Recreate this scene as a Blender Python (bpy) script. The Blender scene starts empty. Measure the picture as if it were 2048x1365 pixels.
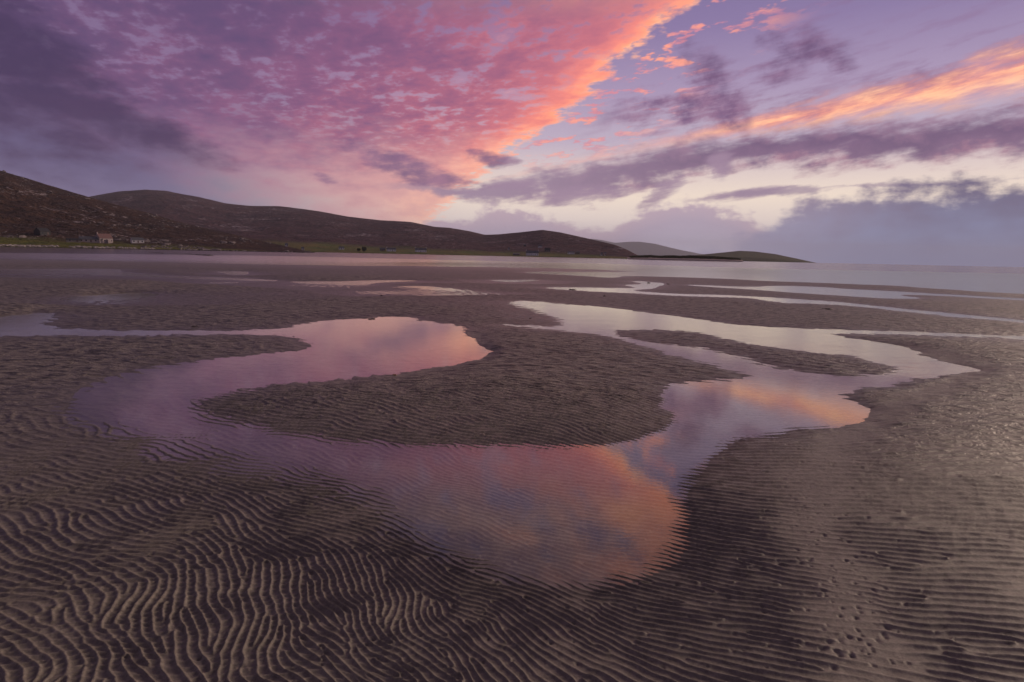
import bpy, math, random
import numpy as np
from mathutils import Matrix, Vector

sc = bpy.context.scene
COL = sc.collection
R = math.radians

# ------------------------------------------------------------------ camera
F_PX, CX, CY = 1200.0, 1024.0, 682.5         # focal length in photo pixels (2048 wide), centre
CAM_H = 1.72
PITCH, ROLL = R(8.04), R(1.23)
_fw = np.array([0, math.cos(PITCH), -math.sin(PITCH)])
_up0 = np.array([0, math.sin(PITCH), math.cos(PITCH)])
_rt0 = np.array([1.0, 0, 0])
_rt = _rt0 * math.cos(ROLL) + _up0 * math.sin(ROLL)
_up = _up0 * math.cos(ROLL) - _rt0 * math.sin(ROLL)
CAM = np.array([0, 0, CAM_H])


def ray(px, py):
    """unit world direction seen at a photo pixel"""
    d = _fw + (px - CX) / F_PX * _rt + (CY - py) / F_PX * _up
    return d / np.linalg.norm(d)


def ground(px, py, z=0.0):
    d = ray(px, py)
    t = (z - CAM_H) / min(d[2], -2e-4)
    return (CAM + d * t)[:2]


def azel(px, py):
    d = ray(px, py)
    return math.degrees(math.atan2(d[0], d[1])), math.degrees(math.asin(d[2]))


cam = bpy.data.cameras.new('camera')
cam.sensor_width = 36.0
cam.lens = 36.0 * F_PX / 2048.0
cam.clip_start = 0.05
cam.clip_end = 60000.0
cam_ob = bpy.data.objects.new('camera', cam)
COL.objects.link(cam_ob)
m = Matrix(((_rt[0], _up[0], -_fw[0], 0), (_rt[1], _up[1], -_fw[1], 0),
            (_rt[2], _up[2], -_fw[2], CAM_H), (0, 0, 0, 1)))
cam_ob.matrix_world = m
sc.camera = cam_ob

sc.view_settings.view_transform = 'Standard'
sc.view_settings.look = 'None'
sc.view_settings.gamma = 1.0
sc.view_settings.use_curve_mapping = False
sc.view_settings.exposure = 0.12
sc.render.engine = 'CYCLES'
sc.cycles.max_bounces = 5
sc.cycles.diffuse_bounces = 2
sc.cycles.glossy_bounces = 3
sc.cycles.volume_bounces = 0
sc.cycles.transparent_max_bounces = 12
sc.cycles.use_denoising = True

SUN_AZ, SUN_EL = 62.0, 19.0                   # degrees: right of the view direction, above the horizon


# ------------------------------------------------------------------ shader maths
def lin(r, g, b):
    f = lambda c: (c / 255 / 12.92) if c / 255 <= 0.04045 else ((c / 255 + 0.055) / 1.055) ** 2.4
    return (f(r), f(g), f(b))


class NT:
    """small expression builder on a node tree"""

    def __init__(self, tree):
        self.t = tree
        self.n = tree.nodes
        self.l = tree.links

    def node(self, kind, **kw):
        nd = self.n.new(kind)
        for k, v in kw.items():
            setattr(nd, k, v)
        return nd

    def put(self, sock, v):
        if isinstance(v, E):
            self.l.new(v.s, sock)
        elif isinstance(v, (tuple, list)):
            if sock.type == 'RGBA' and len(v) == 3:
                v = tuple(v) + (1.0,)
            sock.default_value = v
        else:
            sock.default_value = v

    def math(self, op, a, b=None, c=None, clamp=False):
        nd = self.node('ShaderNodeMath', operation=op, use_clamp=clamp)
        self.put(nd.inputs[0], a)
        if b is not None:
            self.put(nd.inputs[1], b)
        if c is not None:
            self.put(nd.inputs[2], c)
        return E(self, nd.outputs[0])

    def vmath(self, op, a, b=None, scale=None):
        nd = self.node('ShaderNodeVectorMath', operation=op)
        self.put(nd.inputs[0], a)
        if b is not None:
            self.put(nd.inputs[1], b)
        if scale is not None:
            self.put(nd.inputs[3], scale)
        return E(self, nd.outputs['Value'] if op in ('LENGTH', 'DOT_PRODUCT', 'DISTANCE') else nd.outputs[0])

    def xyz(self, x, y, z):
        nd = self.node('ShaderNodeCombineXYZ')
        for i, v in enumerate((x, y, z)):
            self.put(nd.inputs[i], v)
        return E(self, nd.outputs[0])

    def sep(self, v):
        nd = self.node('ShaderNodeSeparateXYZ')
        self.put(nd.inputs[0], v)
        return [E(self, nd.outputs[i]) for i in range(3)]

    def noise(self, vec, scale, detail=4, rough=0.55, dist=0.0, lac=2.0, col=False, dim='3D'):
        nd = self.node('ShaderNodeTexNoise', noise_dimensions=dim)
        self.put(nd.inputs['Vector'], vec)
        for k, v in (('Scale', scale), ('Detail', detail), ('Roughness', rough), ('Distortion', dist), ('Lacunarity', lac)):
            nd.inputs[k].default_value = v
        return E(self, nd.outputs[1 if col else 0])

    def sst(self, v, lo, hi, o0=0.0, o1=1.0, kind='SMOOTHSTEP'):
        nd = self.node('ShaderNodeMapRange', interpolation_type=kind)
        self.put(nd.inputs['Value'], v)
        for i, q in zip(('From Min', 'From Max', 'To Min', 'To Max'), (lo, hi, o0, o1)):
            self.put(nd.inputs[i], q)
        return E(self, nd.outputs[0])

    def mix(self, f, a, b, blend='MIX'):
        nd = self.node('ShaderNodeMix', data_type='RGBA', blend_type=blend)
        self.put(nd.inputs[0], f)
        self.put(nd.inputs[6], a)
        self.put(nd.inputs[7], b)
        return E(self, nd.outputs[2])

    def ramp(self, f, stops, interp='LINEAR'):
        nd = self.node('ShaderNodeValToRGB')
        cr = nd.color_ramp
        cr.interpolation = interp
        while len(cr.elements) < len(stops):
            cr.elements.new(0.5)
        for e, (p, c) in zip(cr.elements, stops):
            e.position = p
            e.color = tuple(c) + (1.0,) if len(c) == 3 else c
        self.put(nd.inputs[0], f)
        return E(self, nd.outputs[0])

    def curve(self, v, pts, lo, hi, ylo, yhi):
        """v (lo..hi) -> float through the points, kept in ylo..yhi"""
        nd = self.node('ShaderNodeFloatCurve')
        cm = nd.mapping
        cm.use_clip = False
        c = cm.curves[0]
        P = sorted(((p[0] - lo) / (hi - lo), (p[1] - ylo) / (yhi - ylo)) for p in pts)
        while len(c.points) < len(P):
            c.points.new(0.5, 0.5)
        for q, p in zip(c.points, P):
            q.location = p
            q.handle_type = 'AUTO'
        cm.extend = 'HORIZONTAL'
        cm.update()
        self.put(nd.inputs['Value'], self.math('MULTIPLY_ADD', v, 1 / (hi - lo), -lo / (hi - lo), clamp=True))
        nd.inputs['Factor'].default_value = 1.0
        return E(self, nd.outputs[0]) * (yhi - ylo) + ylo


class E:
    def __init__(self, nt, s):
        self.nt, self.s = nt, s

    def __add__(self, o): return self.nt.math('ADD', self, o)
    __radd__ = __add__
    def __sub__(self, o): return self.nt.math('SUBTRACT', self, o)
    def __rsub__(self, o): return self.nt.math('SUBTRACT', o, self)
    def __mul__(self, o): return self.nt.math('MULTIPLY', self, o)
    __rmul__ = __mul__
    def __truediv__(self, o): return self.nt.math('DIVIDE', self, o)
    def __rtruediv__(self, o): return self.nt.math('DIVIDE', o, self)
    def __neg__(self): return self * -1.0
    def abs(self): return self.nt.math('ABSOLUTE', self)
    def max(self, o): return self.nt.math('MAXIMUM', self, o)
    def min(self, o): return self.nt.math('MINIMUM', self, o)
    def pow(self, o): return self.nt.math('POWER', self, o)


# ------------------------------------------------------------------ world: dusk sky with cloud layers
world = bpy.data.worlds.new('World')
sc.world = world
world.use_nodes = True
world.node_tree.nodes.clear()
def build_sky():
    N = NT(world.node_tree)
    D = N.vmath('NORMALIZE', E(N, N.node('ShaderNodeTexCoord').outputs['Generated']))
    x, y, z = N.sep(D)
    A = N.math('ARCTAN2', x, y) * 57.29578                   # azimuth, degrees right of +Y
    L = N.math('ARCSINE', z) * 57.29578                      # elevation
    Lp = L.max(0.0)
    zz = z.max(0.0) + 0.07
    px_, py_ = x / zz, y / zz                                # place on a cloud deck seen in perspective
    no = lambda u, v, sc_, det, rough=0.58: N.noise(N.xyz(u, v, 0.0), sc_, det, rough, dim='2D') - 0.5
    nA = no(A * 0.10, L * 0.24, 3.0, 5, 0.6)                 # flat banks
    nB = no(px_ + py_ * 0.3, py_ * 0.85, 5.6, 4, 0.62)                    # cells of the high sheet
    nC = no(px_ + py_ * 0.35, py_ * 0.8 + 7.0, 2.2, 3)       # patches of the high sheet
    nD = no(A * 0.10 + 3.0, L * 0.55 - A * 0.095, 2.6, 5, 0.62)   # fibres along the rolls
    nE = no(A * 0.25, L * 0.32 + 11.0, 1.25, 5, 0.62)        # billows
    nF = no(px_ * 1.0 + py_ * 0.25, py_ * 0.9 + 4.0, 12.0, 3, 0.6)        # fine scales of the sheet
    pt = azel
    sst = N.sst

    # ---- clear air: Nishita dusk under the afterglow's own tint
    sky = N.node('ShaderNodeTexSky', sky_type='NISHITA')
    sky.sun_disc = False
    sky.sun_elevation = R(-1.5)
    sky.sun_rotation = R(SUN_AZ)
    nish = N.vmath('SCALE', E(N, sky.outputs[0]), scale=0.05)
    rightc = N.ramp(Lp / 40.0, [
        (0.0, lin(180, 172, 194)), (0.09, lin(228, 212, 206)), (0.14, lin(238, 219, 204)), (0.20, lin(212, 193, 193)),
        (0.26, lin(182, 166, 186)), (0.36, lin(160, 140, 172)), (0.48, lin(130, 112, 154)),
        (0.60, lin(112, 98, 144)), (0.8, lin(98, 88, 118)), (1.0, lin(88, 82, 102))])
    leftc = N.ramp(Lp / 40.0, [
        (0.0, lin(116, 108, 142)), (0.1, lin(106, 98, 134)), (0.2, lin(94, 84, 124)), (0.35, lin(130, 110, 148)),
        (0.55, lin(112, 96, 132)), (1.0, lin(88, 82, 102))])
    col = N.mix(sst(A, -32, -2), leftc, rightc)
    # behind the camera the eastern sky is already in the earth's shadow
    east = N.ramp(Lp / 60.0, [(0.0, lin(92, 92, 116)), (0.15, lin(100, 94, 114)), (0.4, lin(96, 88, 108)), (1.0, lin(88, 82, 102))])
    col = N.mix(sst(A.abs(), 75, 150), col, east)
    col = N.vmath('ADD', N.vmath('SCALE', col, scale=0.94), nish)
    over = lambda c, mask, colour: N.mix(mask, c, colour)

    # ---- high sheet of altocumulus, its right edge lit orange
    edge = [pt(*p) for p in ((1425, -10), (1330, 60), (1245, 130), (1190, 185), (1110, 250), (1010, 315), (945, 375), (890, 425), (850, 470))]
    pts = [(l, a) for a, l in edge] + [(0, edge[-1][0] - 1), (32, 31), (44, 60), (58, 110), (75, 175), (90, 180)]
    s = N.curve(L, pts, 0, 90, -20, 200) - A
    sj = s + nB * 6.0 + nF * 3.6 + nE * 1.6 - 0.3
    tone = s + nB * 26.0 * sst(s, 0.5, 14.0, 0.3, 1.0) + nC * 36.0 * sst(s, 2.0, 16.0) + nF * 14.0 * sst(s, 1.0, 10.0) + sst(s, 2, 9) * 4.0 
    sheetc = N.ramp(sst(tone, 0.0, 50.0, kind='LINEAR'), [
        (0.0, lin(255, 180, 142)), (0.018, lin(254, 156, 124)), (0.06, lin(230, 130, 122)), (0.15, lin(194, 110, 122)),
        (0.33, lin(160, 95, 121)), (0.55, lin(130, 84, 119)), (0.8, lin(108, 76, 113)), (1.0, lin(92, 70, 108))])
    lowc = N.ramp(sst(s + nA * 12, 0.0, 46.0, kind='LINEAR'), [
        (0.0, lin(244, 184, 162)), (0.12, lin(214, 162, 158)), (0.35, lin(180, 138, 150)), (0.6, lin(138, 108, 136)), (1.0, lin(104, 90, 126))])
    sheetc = N.mix(sst(L + nA * 5, 4.5, 12.5), lowc, sheetc)
    hi = sst(L, 19.0, 25.0)
    sheetc = N.mix(hi * 0.8, sheetc, N.ramp(sst(s * 0.012 - nB * 0.7 - nC * 0.5, -0.12, 0.42, kind='LINEAR'), [
        (0.0, lin(250, 172, 136)), (0.3, lin(216, 146, 132)), (0.6, lin(158, 126, 134)), (1.0, lin(118, 100, 120))]))
    gaps = sst(nB * 0.75 + nF * 0.7 + nC * 0.3, 0.0, -0.2) * sst(s, 0.5, 6.0) * sst(L, 6, 13)
    thin = N.curve(A, [(-180, 12), (-60, 9.5), (-36, 8.0), (-28, 6.2), (-20, 3.6), (-12, 1.6), (-4, 0.5), (60, 0.5), (180, 12)], -180, 180, 0, 20)
    cover = sst(sj, -0.8, 1.2) * (1.0 - gaps * (hi * 0.25 + 0.68)) * sst(L - thin + nA * 6, -2.4, 3.6) * sst(A, -179, -150)
    col = over(col, cover, sheetc)

    # pink-orange flecks that have come off the sheet's edge
    fz = sst(s, -13.0, -4.0) * sst(s, 1.0, -1.5) * sst(L, 7.0, 11.0) * sst(L, 34, 26)
    col = over(col, sst(nB + nF * 0.5 + nC * 0.9, 0.05, 0.16) * fz * 0.85, N.mix(sst(nB, 0.0, 0.22), lin(206, 130, 144), lin(255, 160, 128)))

    def band(cpts, wpts, k=1.0, n=None, soft=0.8, amin=-14.0, amax=90.0):
        """roll following a centre line of photo pixels, half widths in degrees; noise eats its edge"""
        C = [azel(*p) for p in cpts]
        Wd = [(azel(p[0], 400)[0], p[1]) for p in wpts]
        c = N.curve(A, C, -60, 75, 0, 40)
        w = N.curve(A, Wd, -60, 75, 0, 8)
        d = (L + nE * 0.7 - c) / w.max(0.05)
        return sst(1.0 - d.abs() + (n if n is not None else nD) * k, 0.0, soft) * sst(A, amin, amin + 8) * sst(A, amax + 30, amax), d

    def blob(px, py, rx, ry, rot=0.0):
        a, l = azel(px, py)
        da, dl = (A + nE * 1.5 - a) * math.cos(R(l)), L - l
        c_, s_ = math.cos(R(rot)), math.sin(R(rot))
        u = da * (c_ / rx) + dl * (s_ / rx)
        v = dl * (c_ / ry) - da * (s_ / ry)
        return 1.0 - (u * u + v * v)                         # 1 in the middle, 0 on the rim

    def blobs(lst, k, n, soft):
        b = blob(*lst[0])
        for q in lst[1:]:
            b = b.max(blob(*q))
        return sst(b.max(-1.5) + n * k, 0.0, soft)

    # ---- faint mauve veils of the right hand sky
    vm = sst(nD * 0.8 + nC * 0.7, -0.02, 0.24) * sst(s, -3, -12) * sst(L, 7, 11) * sst(L, 32, 17) * sst(A, 120, 60)
    col = over(col, vm * 0.35, lin(130, 98, 132))

    # ---- mauve shreds above it
    bm2, _ = band([(1150, 262), (1300, 225), (1420, 222), (1560, 235), (1700, 205), (1850, 165), (2048, 120), (2400, 70)],
                  [(1150, 1.2), (1300, 2.0), (1450, 2.6), (1600, 1.6), (1750, 1.4), (1900, 1.7), (2100, 1.8)], 2.4, nD + nE * 0.8, 1.4, 4)
    col = over(col, bm2 * 0.85, N.mix(sst(nE, -.2, .2), lin(150, 108, 134), lin(116, 84, 121)))

    # ---- wide orange-lit roll running up to the right
    bm, bd = band([(900, 372), (1060, 345), (1180, 316), (1300, 291), (1450, 262), (1640, 226), (1800, 196), (1950, 163), (2100, 130), (2500, 60)],
                  [(900, .25), (1100, .4), (1300, .8), (1600, 1.5), (1800, 1.9), (2048, 2.5), (2500, 2.8)], 1.0, None, 1.2, -8)
    oc = N.ramp(sst(nD * 1.3 - bd * 0.22, -0.42, 0.34), [(0.0, lin(196, 112, 112)), (0.35, lin(236, 148, 126)), (0.7, lin(255, 178, 140)), (1.0, tuple(1.15 * c for c in lin(255, 192, 148)))])
    col = over(col, bm * sst(A, 6, 24, 0.15, 0.9), oc)

    # ---- dark hanging cloud with its virga
    v = blobs([(1425, 160, 4.0, 2.2, -48), (1610, 88, 3.8, 1.6, -12), (1478, 225, 1.1, 3.4, 16), (1560, 145, 3.0, 1.5, 8), (1670, 115, 2.6, 1.0, -35), (1400, 205, 4.5, 1.4, 8)], 2.1, nE * 0.8 + nD * 0.8, 1.6)
    col = over(col, v * 0.92, N.mix(sst(nE, -.2, .25), lin(132, 96, 128), lin(98, 72, 108)))

    # ---- dark roll under the orange one
    dm, dd = band([(820, 372), (960, 386), (1100, 370), (1240, 350), (1350, 328), (1450, 308), (1560, 300), (1700, 292), (1850, 280), (2048, 260), (2400, 225)],
                  [(820, .4), (960, 1.2), (1150, 2.2), (1300, 2.5), (1500, 1.9), (1650, 2.4), (1850, 2.2), (2048, 2.8), (2400, 3.4)], 1.3, nD * 0.7 + nA * 0.9 + nE * 0.4, 0.85, -14)
    dc = N.ramp(sst(dd + nE * 1.6, -1.1, 1.1), [(0.0, lin(168, 120, 138)), (0.25, lin(120, 91, 121)), (0.6, lin(105, 80, 112)), (1.0, lin(146, 110, 135))])
    dc = N.mix(sst(A, 24, -6), dc, lin(148, 124, 148))
    col = over(col, dm * 0.95, dc)
    hang = blobs([(1320, 388, 3.4, .95, 34), (1440, 330, 1.3, 1.6, 0), (1150, 392, 6.5, 1.0, 5), (1040, 372, 4.0, .8, 0), (1500, 388, 4.0, .6, 8)], 1.8, nE * 0.6 + nD * 0.9, 1.1)
    col = over(col, hang * 0.9, lin(152, 126, 149))
    # ---- slate patches in front of the sheet, left of the middle
    pm = blobs([(790, 325, 5.0, 1.25, -14), (880, 360, 4.6, 1.0, -6), (985, 318, 2.8, .8, -8), (648, 357, 1.5, .5, -4)], 1.9, nA * 0.8 + nD * 0.6 + nE * 0.3, 1.0)
    col = over(col, pm * 0.9, N.mix(sst(nE, -.2, .2), lin(142, 102, 132), lin(114, 86, 120)))
    # ---- large dim purple bank, far left
    lm = blobs([(40, 120, 10.5, 4.0, -33), (200, 232, 10.5, 2.2, -17), (-150, 60, 16, 7, -30)], 1.1, nA + nE * 0.3, 1.0)
    col = over(col, lm * 0.88, lin(60, 46, 80))

    # ---- horizon banks: lavender cumulus, blue-grey to the right
    def bank(top, k, soft):
        t = N.curve(A, [azel(*p) for p in top], -60, 75, 0, 20)
        return sst(t + (nA * 1.1 + nE * 0.9) * k - L, -0.2, soft), t - L

    b1, h1 = bank([(300, 470), (600, 478), (800, 458), (860, 438), (960, 422), (1040, 420), (1120, 434), (1190, 452), (1240, 442), (1310, 410), (1380, 398), (1440, 404), (1500, 430), (1600, 470), (1700, 480), (2300, 480)], 3.0, 0.9)
    c1 = N.ramp(sst(h1 + nE, 0, 5.0), [(0.0, lin(182, 158, 172)), (0.35, lin(170, 154, 174)), (1.0, lin(178, 170, 190))])
    col = over(col, b1 * 0.95 * sst(A, -30, -12), c1)
    st, _ = band([(1380, 402), (1480, 390), (1600, 380), (1720, 372)], [(1380, .2), (1500, .55), (1600, .5), (1720, .15)], 2.6, nA + nD, 1.3, 13, 20)
    col = over(col, st * 0.8, lin(148, 126, 148))
    b2, h2 = bank([(1200, 530), (1380, 500), (1480, 470), (1545, 430), (1600, 398), (1680, 376), (1780, 368), (1850, 362), (1940, 352), (2048, 346), (2400, 330)], 3.2, 1.7)
    c2 = N.mix(sst(L + nE * 3.0 + nA * 2.5, 0.2, 6.5), N.mix(sst(A, 12, 34), lin(168, 160, 184), lin(120, 128, 166)), N.mix(sst(A, 20, 38), lin(142, 126, 150), lin(90, 82, 116)))
    col = over(col, b2 * 0.94 * sst(A, 4, 16), c2)

    # the zenith has already gone dim
    col = N.vmath('SCALE', col, scale=sst(L, 28.0, 66.0, 1.0, 0.48))
    # below the horizon
    col = N.mix(sst(L, -1.0, -6.0), col, lin(70, 62, 72))
    bg = N.node('ShaderNodeBackground')
    N.put(bg.inputs[0], col)
    bg.inputs[1].default_value = 1.14
    world.cycles.sampling_method = 'MANUAL'
    world.cycles.sample_map_resolution = 256
    out = N.node('ShaderNodeOutputWorld')
    N.l.new(bg.outputs[0], out.inputs[0])


build_sky()

sun = bpy.data.lights.new('sun', 'SUN')
sun.energy = 2.3
sun.angle = R(26)
sun.color = (1.0, 0.76, 0.58)
sun_ob = bpy.data.objects.new('sun', sun)
COL.objects.link(sun_ob)
_sd = Vector((math.sin(R(SUN_AZ)) * math.cos(R(SUN_EL)), math.cos(R(SUN_AZ)) * math.cos(R(SUN_EL)), math.sin(R(SUN_EL))))
sun_ob.rotation_euler = (-_sd).to_track_quat('-Z', 'Y').to_euler()
sun_ob.location = _sd * 50
# ------------------------------------------------------------------ helpers: mesh, noise, materials
def mesh_np(name, V, F, smooth=True):
    """mesh from numpy vertices and an (n,3|4) face array"""
    V = np.asarray(V, dtype=np.float32)
    F = np.asarray(F, dtype=np.int32)
    me = bpy.data.meshes.new(name)
    n, k = F.shape
    me.vertices.add(len(V))
    me.vertices.foreach_set('co', V.ravel())
    me.loops.add(n * k)
    me.loops.foreach_set('vertex_index', F.ravel())
    me.polygons.add(n)
    me.polygons.foreach_set('loop_start', np.arange(0, n * k, k, dtype=np.int32))
    me.polygons.foreach_set('loop_total', np.full(n, k, dtype=np.int32))
    me.polygons.foreach_set('use_smooth', np.full(n, smooth, dtype=bool))
    me.update(calc_edges=True)
    return me


def attr(me, name, a):
    at = me.attributes.new(name, 'FLOAT', 'POINT')
    at.data.foreach_set('value', np.asarray(a, dtype=np.float32).ravel())


def add(name, me, mat=None, parent=None, **props):
    o = bpy.data.objects.new(name, me)
    COL.objects.link(o)
    if mat is not None and me is not None:
        me.materials.clear()
        me.materials.append(mat)
    if parent is not None:
        o.parent = parent
    for k, v in props.items():
        o[k] = v
    return o


def grid_faces(nr, nc, wrap=False):
    i = np.arange(nr - 1)[:, None]
    j = np.arange(nc if wrap else nc - 1)[None, :]
    j2 = (j + 1) % nc
    return np.stack([i * nc + j, i * nc + j2, (i + 1) * nc + j2, (i + 1) * nc + j], -1).reshape(-1, 4)


_rng = np.random.default_rng(7)
_LAT = _rng.random((512, 512)).astype(np.float32)


def vnoise(x, y, seed=0):
    x = x + seed * 17.31
    y = y + seed * 9.73
    xi, yi = np.floor(x).astype(np.int64), np.floor(y).astype(np.int64)
    fx, fy = x - xi, y - yi
    fx = fx * fx * fx * (fx * (fx * 6 - 15) + 10)
    fy = fy * fy * fy * (fy * (fy * 6 - 15) + 10)
    a = _LAT[xi & 511, yi & 511]; b = _LAT[(xi + 1) & 511, yi & 511]
    c = _LAT[xi & 511, (yi + 1) & 511]; d = _LAT[(xi + 1) & 511, (yi + 1) & 511]
    return (a + (b - a) * fx) * (1 - fy) + (c + (d - c) * fx) * fy


def fbm(x, y, oct=4, seed=0, gain=0.5):
    s, a, t = 0.0, 1.0, 0.0
    for i in range(oct):
        s = s + a * (vnoise(x * 2 ** i, y * 2 ** i, seed + i * 3) - 0.5)
        t += a
        a *= gain
    return s / t * 2.0                       # about -1..1


def sm(x, a, b):
    t = np.clip((x - a) / (b - a), 0, 1)
    return t * t * (3 - 2 * t)


def material(name):
    m = bpy.data.materials.new(name)
    m.use_nodes = True
    m.node_tree.nodes.clear()
    N = NT(m.node_tree)
    out = N.node('ShaderNodeOutputMaterial')
    return m, N, out


def attr_node(N, name):
    nd = N.node('ShaderNodeAttribute', attribute_name=name)
    return E(N, nd.outputs['Fac'])


def principled(N, out, base, rough=0.8, normal=None, spec=0.5, **kw):
    b = N.node('ShaderNodeBsdfPrincipled')
    N.put(b.inputs['Base Color'], base)
    N.put(b.inputs['Roughness'], rough)
    N.put(b.inputs['Specular IOR Level'], spec)
    if normal is not None:
        N.put(b.inputs['Normal'], normal)
    for k, v in kw.items():
        N.put(b.inputs[k], v)
    N.l.new(b.outputs[0], out.inputs[0])
    return b


def bump(N, height, strength=1.0, dist=0.01):
    nd = N.node('ShaderNodeBump')
    N.put(nd.inputs['Height'], height)
    N.put(nd.inputs['Strength'], strength)
    nd.inputs['Distance'].default_value = dist
    return E(N, nd.outputs[0])


def pos(N):
    return E(N, N.node('ShaderNodeNewGeometry').outputs['Position'])


# ------------------------------------------------------------------ the tide flats: shape of the water bodies
def smooth_poly(pts, it=2):
    p = np.array(pts, float)
    for _ in range(it):
        q = np.roll(p, -1, 0)
        p = np.stack([p * .75 + q * .25, p * .25 + q * .75], 1).reshape(-1, 2)
    return p


MAIN = [(-160, 640), (-60, 634), (0, 631), (50, 628), (70, 625), (100, 629), (107, 633), (86, 645), (86, 652), (110, 658), (200, 660.5), (400, 661), (512, 660.5), (585, 656), (595, 651),
        (650, 641), (745, 636), (772, 633), (820, 633), (845, 642), (890, 647), (930, 654), (927, 661), (938, 672), (947, 681), (965, 692), (980, 704), (974, 712), (940, 723),
        (880, 735), (790, 748), (700, 757), (620, 764), (512, 776), (450, 787), (390, 801), (384, 815), (398, 832), (440, 846), (520, 862), (600, 876), (700, 886), (820, 890), (950, 893), (1060, 893),
        (1150, 890), (1238, 885), (1280, 874), (1325, 855), (1343, 838), (1326, 820), (1315, 805), (1320, 788), (1344, 772), (1388, 766), (1450, 759), (1494, 750), (1425, 730), (1357, 716),
        (1325, 705), (1288, 692), (1250, 682), (1188, 667), (1112, 661), (1050, 655), (1000, 650), (1000, 648.5), (1060, 652), (1108, 655), (1132, 646), (1112, 634), (1088, 626), (1050, 615), (1010, 602),
        (1075, 603), (1125, 609), (1200, 614), (1300, 626), (1400, 640), (1500, 653), (1634, 658), (1821, 664), (2048, 672), (2400, 684),
        (2400, 692), (2048, 679), (1875, 671), (1741, 668), (1652, 668), (1714, 679), (1794, 691), (1829, 698), (1834, 708), (1875, 720), (1928, 731), (1955, 741), (1928, 746), (1875, 755), (1821, 765),
        (1754, 773), (1685, 785), (1698, 799), (1722, 815), (1736, 829), (1730, 838), (1701, 849), (1634, 860), (1553, 869), (1500, 876), (1468, 881), (1428, 908), (1390, 940), (1373, 972), (1368, 1004),
        (1372, 1044), (1362, 1092), (1346, 1120), (1299, 1151), (1199, 1171), (1079, 1167), (980, 1157), (920, 1124), (840, 1080), (792, 1052), (755, 1000), (680, 955), (560, 935), (450, 905), (340, 878),
        (250, 862), (180, 848), (145, 825), (140, 800), (155, 778), (210, 760), (250, 745), (325, 730), (425, 720), (512, 711), (612, 699), (622, 686), (585, 671), (512, 668.5), (300, 671), (0, 672.5), (-160, 674)]
ISLE = [(1218, 665), (1250, 660), (1325, 659), (1388, 664), (1438, 672), (1462, 682), (1512, 691), (1607, 703), (1714, 714), (1786, 734), (1776, 744), (1701, 755), (1607, 746), (1540, 733), (1500, 722), (1475, 710),
        (1412, 696), (1350, 691), (1300, 685), (1250, 675)]
POOLS = [
    [(568, 563.5), (640, 562.5), (705, 562), (760, 560), (862, 562), (758, 565), (740, 568), (726, 571), (609, 568)],
    [(790, 573), (831, 572), (872, 574), (945, 582), (902, 582.5), (846, 580.5), (838, 577)],
    [(969, 560), (1020, 561), (1086, 559.5), (1062, 562.5), (1019, 564.5)],
    [(425, 543), (512, 543.5), (486, 551), (440, 546)],
    [(118, 603), (150, 590), (210, 587), (264, 584), (290, 586), (322, 589), (285, 598), (176, 604)],
    [(-120, 537), (0, 538), (270, 537), (262, 539), (222, 541), (300, 550), (420, 555), (556, 560), (556, 563.5), (420, 559), (290, 554), (176, 548.5), (0, 546), (-120, 545)],
    # right hand channels
    [(1376, 569.5), (1500, 575), (1553, 572), (1620, 574), (1687, 578), (1834, 586), (2048, 598), (2400, 616), (2400, 620), (2048, 601), (1848, 590), (1781, 590), (1861, 598), (1768, 597.5), (1687, 592), (1607, 587), (1500, 579), (1376, 571.5)],
    [(1073, 575.5), (1134, 575), (1242, 577), (1282, 576), (1236, 570), (1292, 569.5), (1258, 562), (1295, 564), (1336, 568), (1314, 573), (1312, 577), (1258, 581), (1295, 585), (1363, 588.5), (1457, 590.5), (1550, 596), (1660, 602.5), (1741, 611), (1901, 627), (2048, 641), (2400, 676),
     (2400, 681), (2048, 646), (1875, 631.5), (1727, 614), (1634, 608), (1562, 607), (1527, 600), (1500, 596.5), (1349, 592), (1242, 586), (1134, 580.5)],
    # far water
    [(-400, 497), (0, 506.5), (300, 509), (600, 513), (1000, 523), (1300, 530.5), (1500, 537), (2048, 548), (2500, 558), (2500, 612), (2048, 588), (1875, 578), (1768, 569.5), (1727, 570), (1660, 566), (1550, 563), (1500, 560),
     (1376, 555), (1282, 552.5), (1242, 551.5), (1234, 557), (1161, 551.5), (1027, 545.5), (1100, 543.5), (1200, 545), (1295, 544), (1240, 541.5), (1188, 539.5), (1107, 537), (1000, 535), (843, 533), (550, 531), (293, 525.5), (0, 522), (-400, 512)],
]


def proj_poly(pts):
    return np.array([ground(px, py) for px, py in smooth_poly(pts)])


G_MAIN, G_ISLE = proj_poly(MAIN), proj_poly(ISLE)
G_POOLS = [proj_poly(p) for p in POOLS]


def sdist(P, poly):
    """signed distance, negative inside, of points P (n,2)"""
    d2 = np.full(len(P), 1e18)
    inside = np.zeros(len(P), bool)
    A_, B_ = poly, np.roll(poly, -1, 0)
    X, Y = P[:, 0], P[:, 1]
    for (ax, ay), (bx, by) in zip(A_, B_):
        ex, ey = bx - ax, by - ay
        q = ex * ex + ey * ey + 1e-12
        t = np.clip(((X - ax) * ex + (Y - ay) * ey) / q, 0, 1)
        dx, dy = X - ax - t * ex, Y - ay - t * ey
        np.minimum(d2, dx * dx + dy * dy, out=d2)
        if ay != by:
            c = ((ay <= Y) != (by <= Y)) & (X < ax + (Y - ay) / (by - ay) * ex)
            inside ^= c
    d = np.sqrt(d2)
    return np.where(inside, -d, d)


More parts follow.
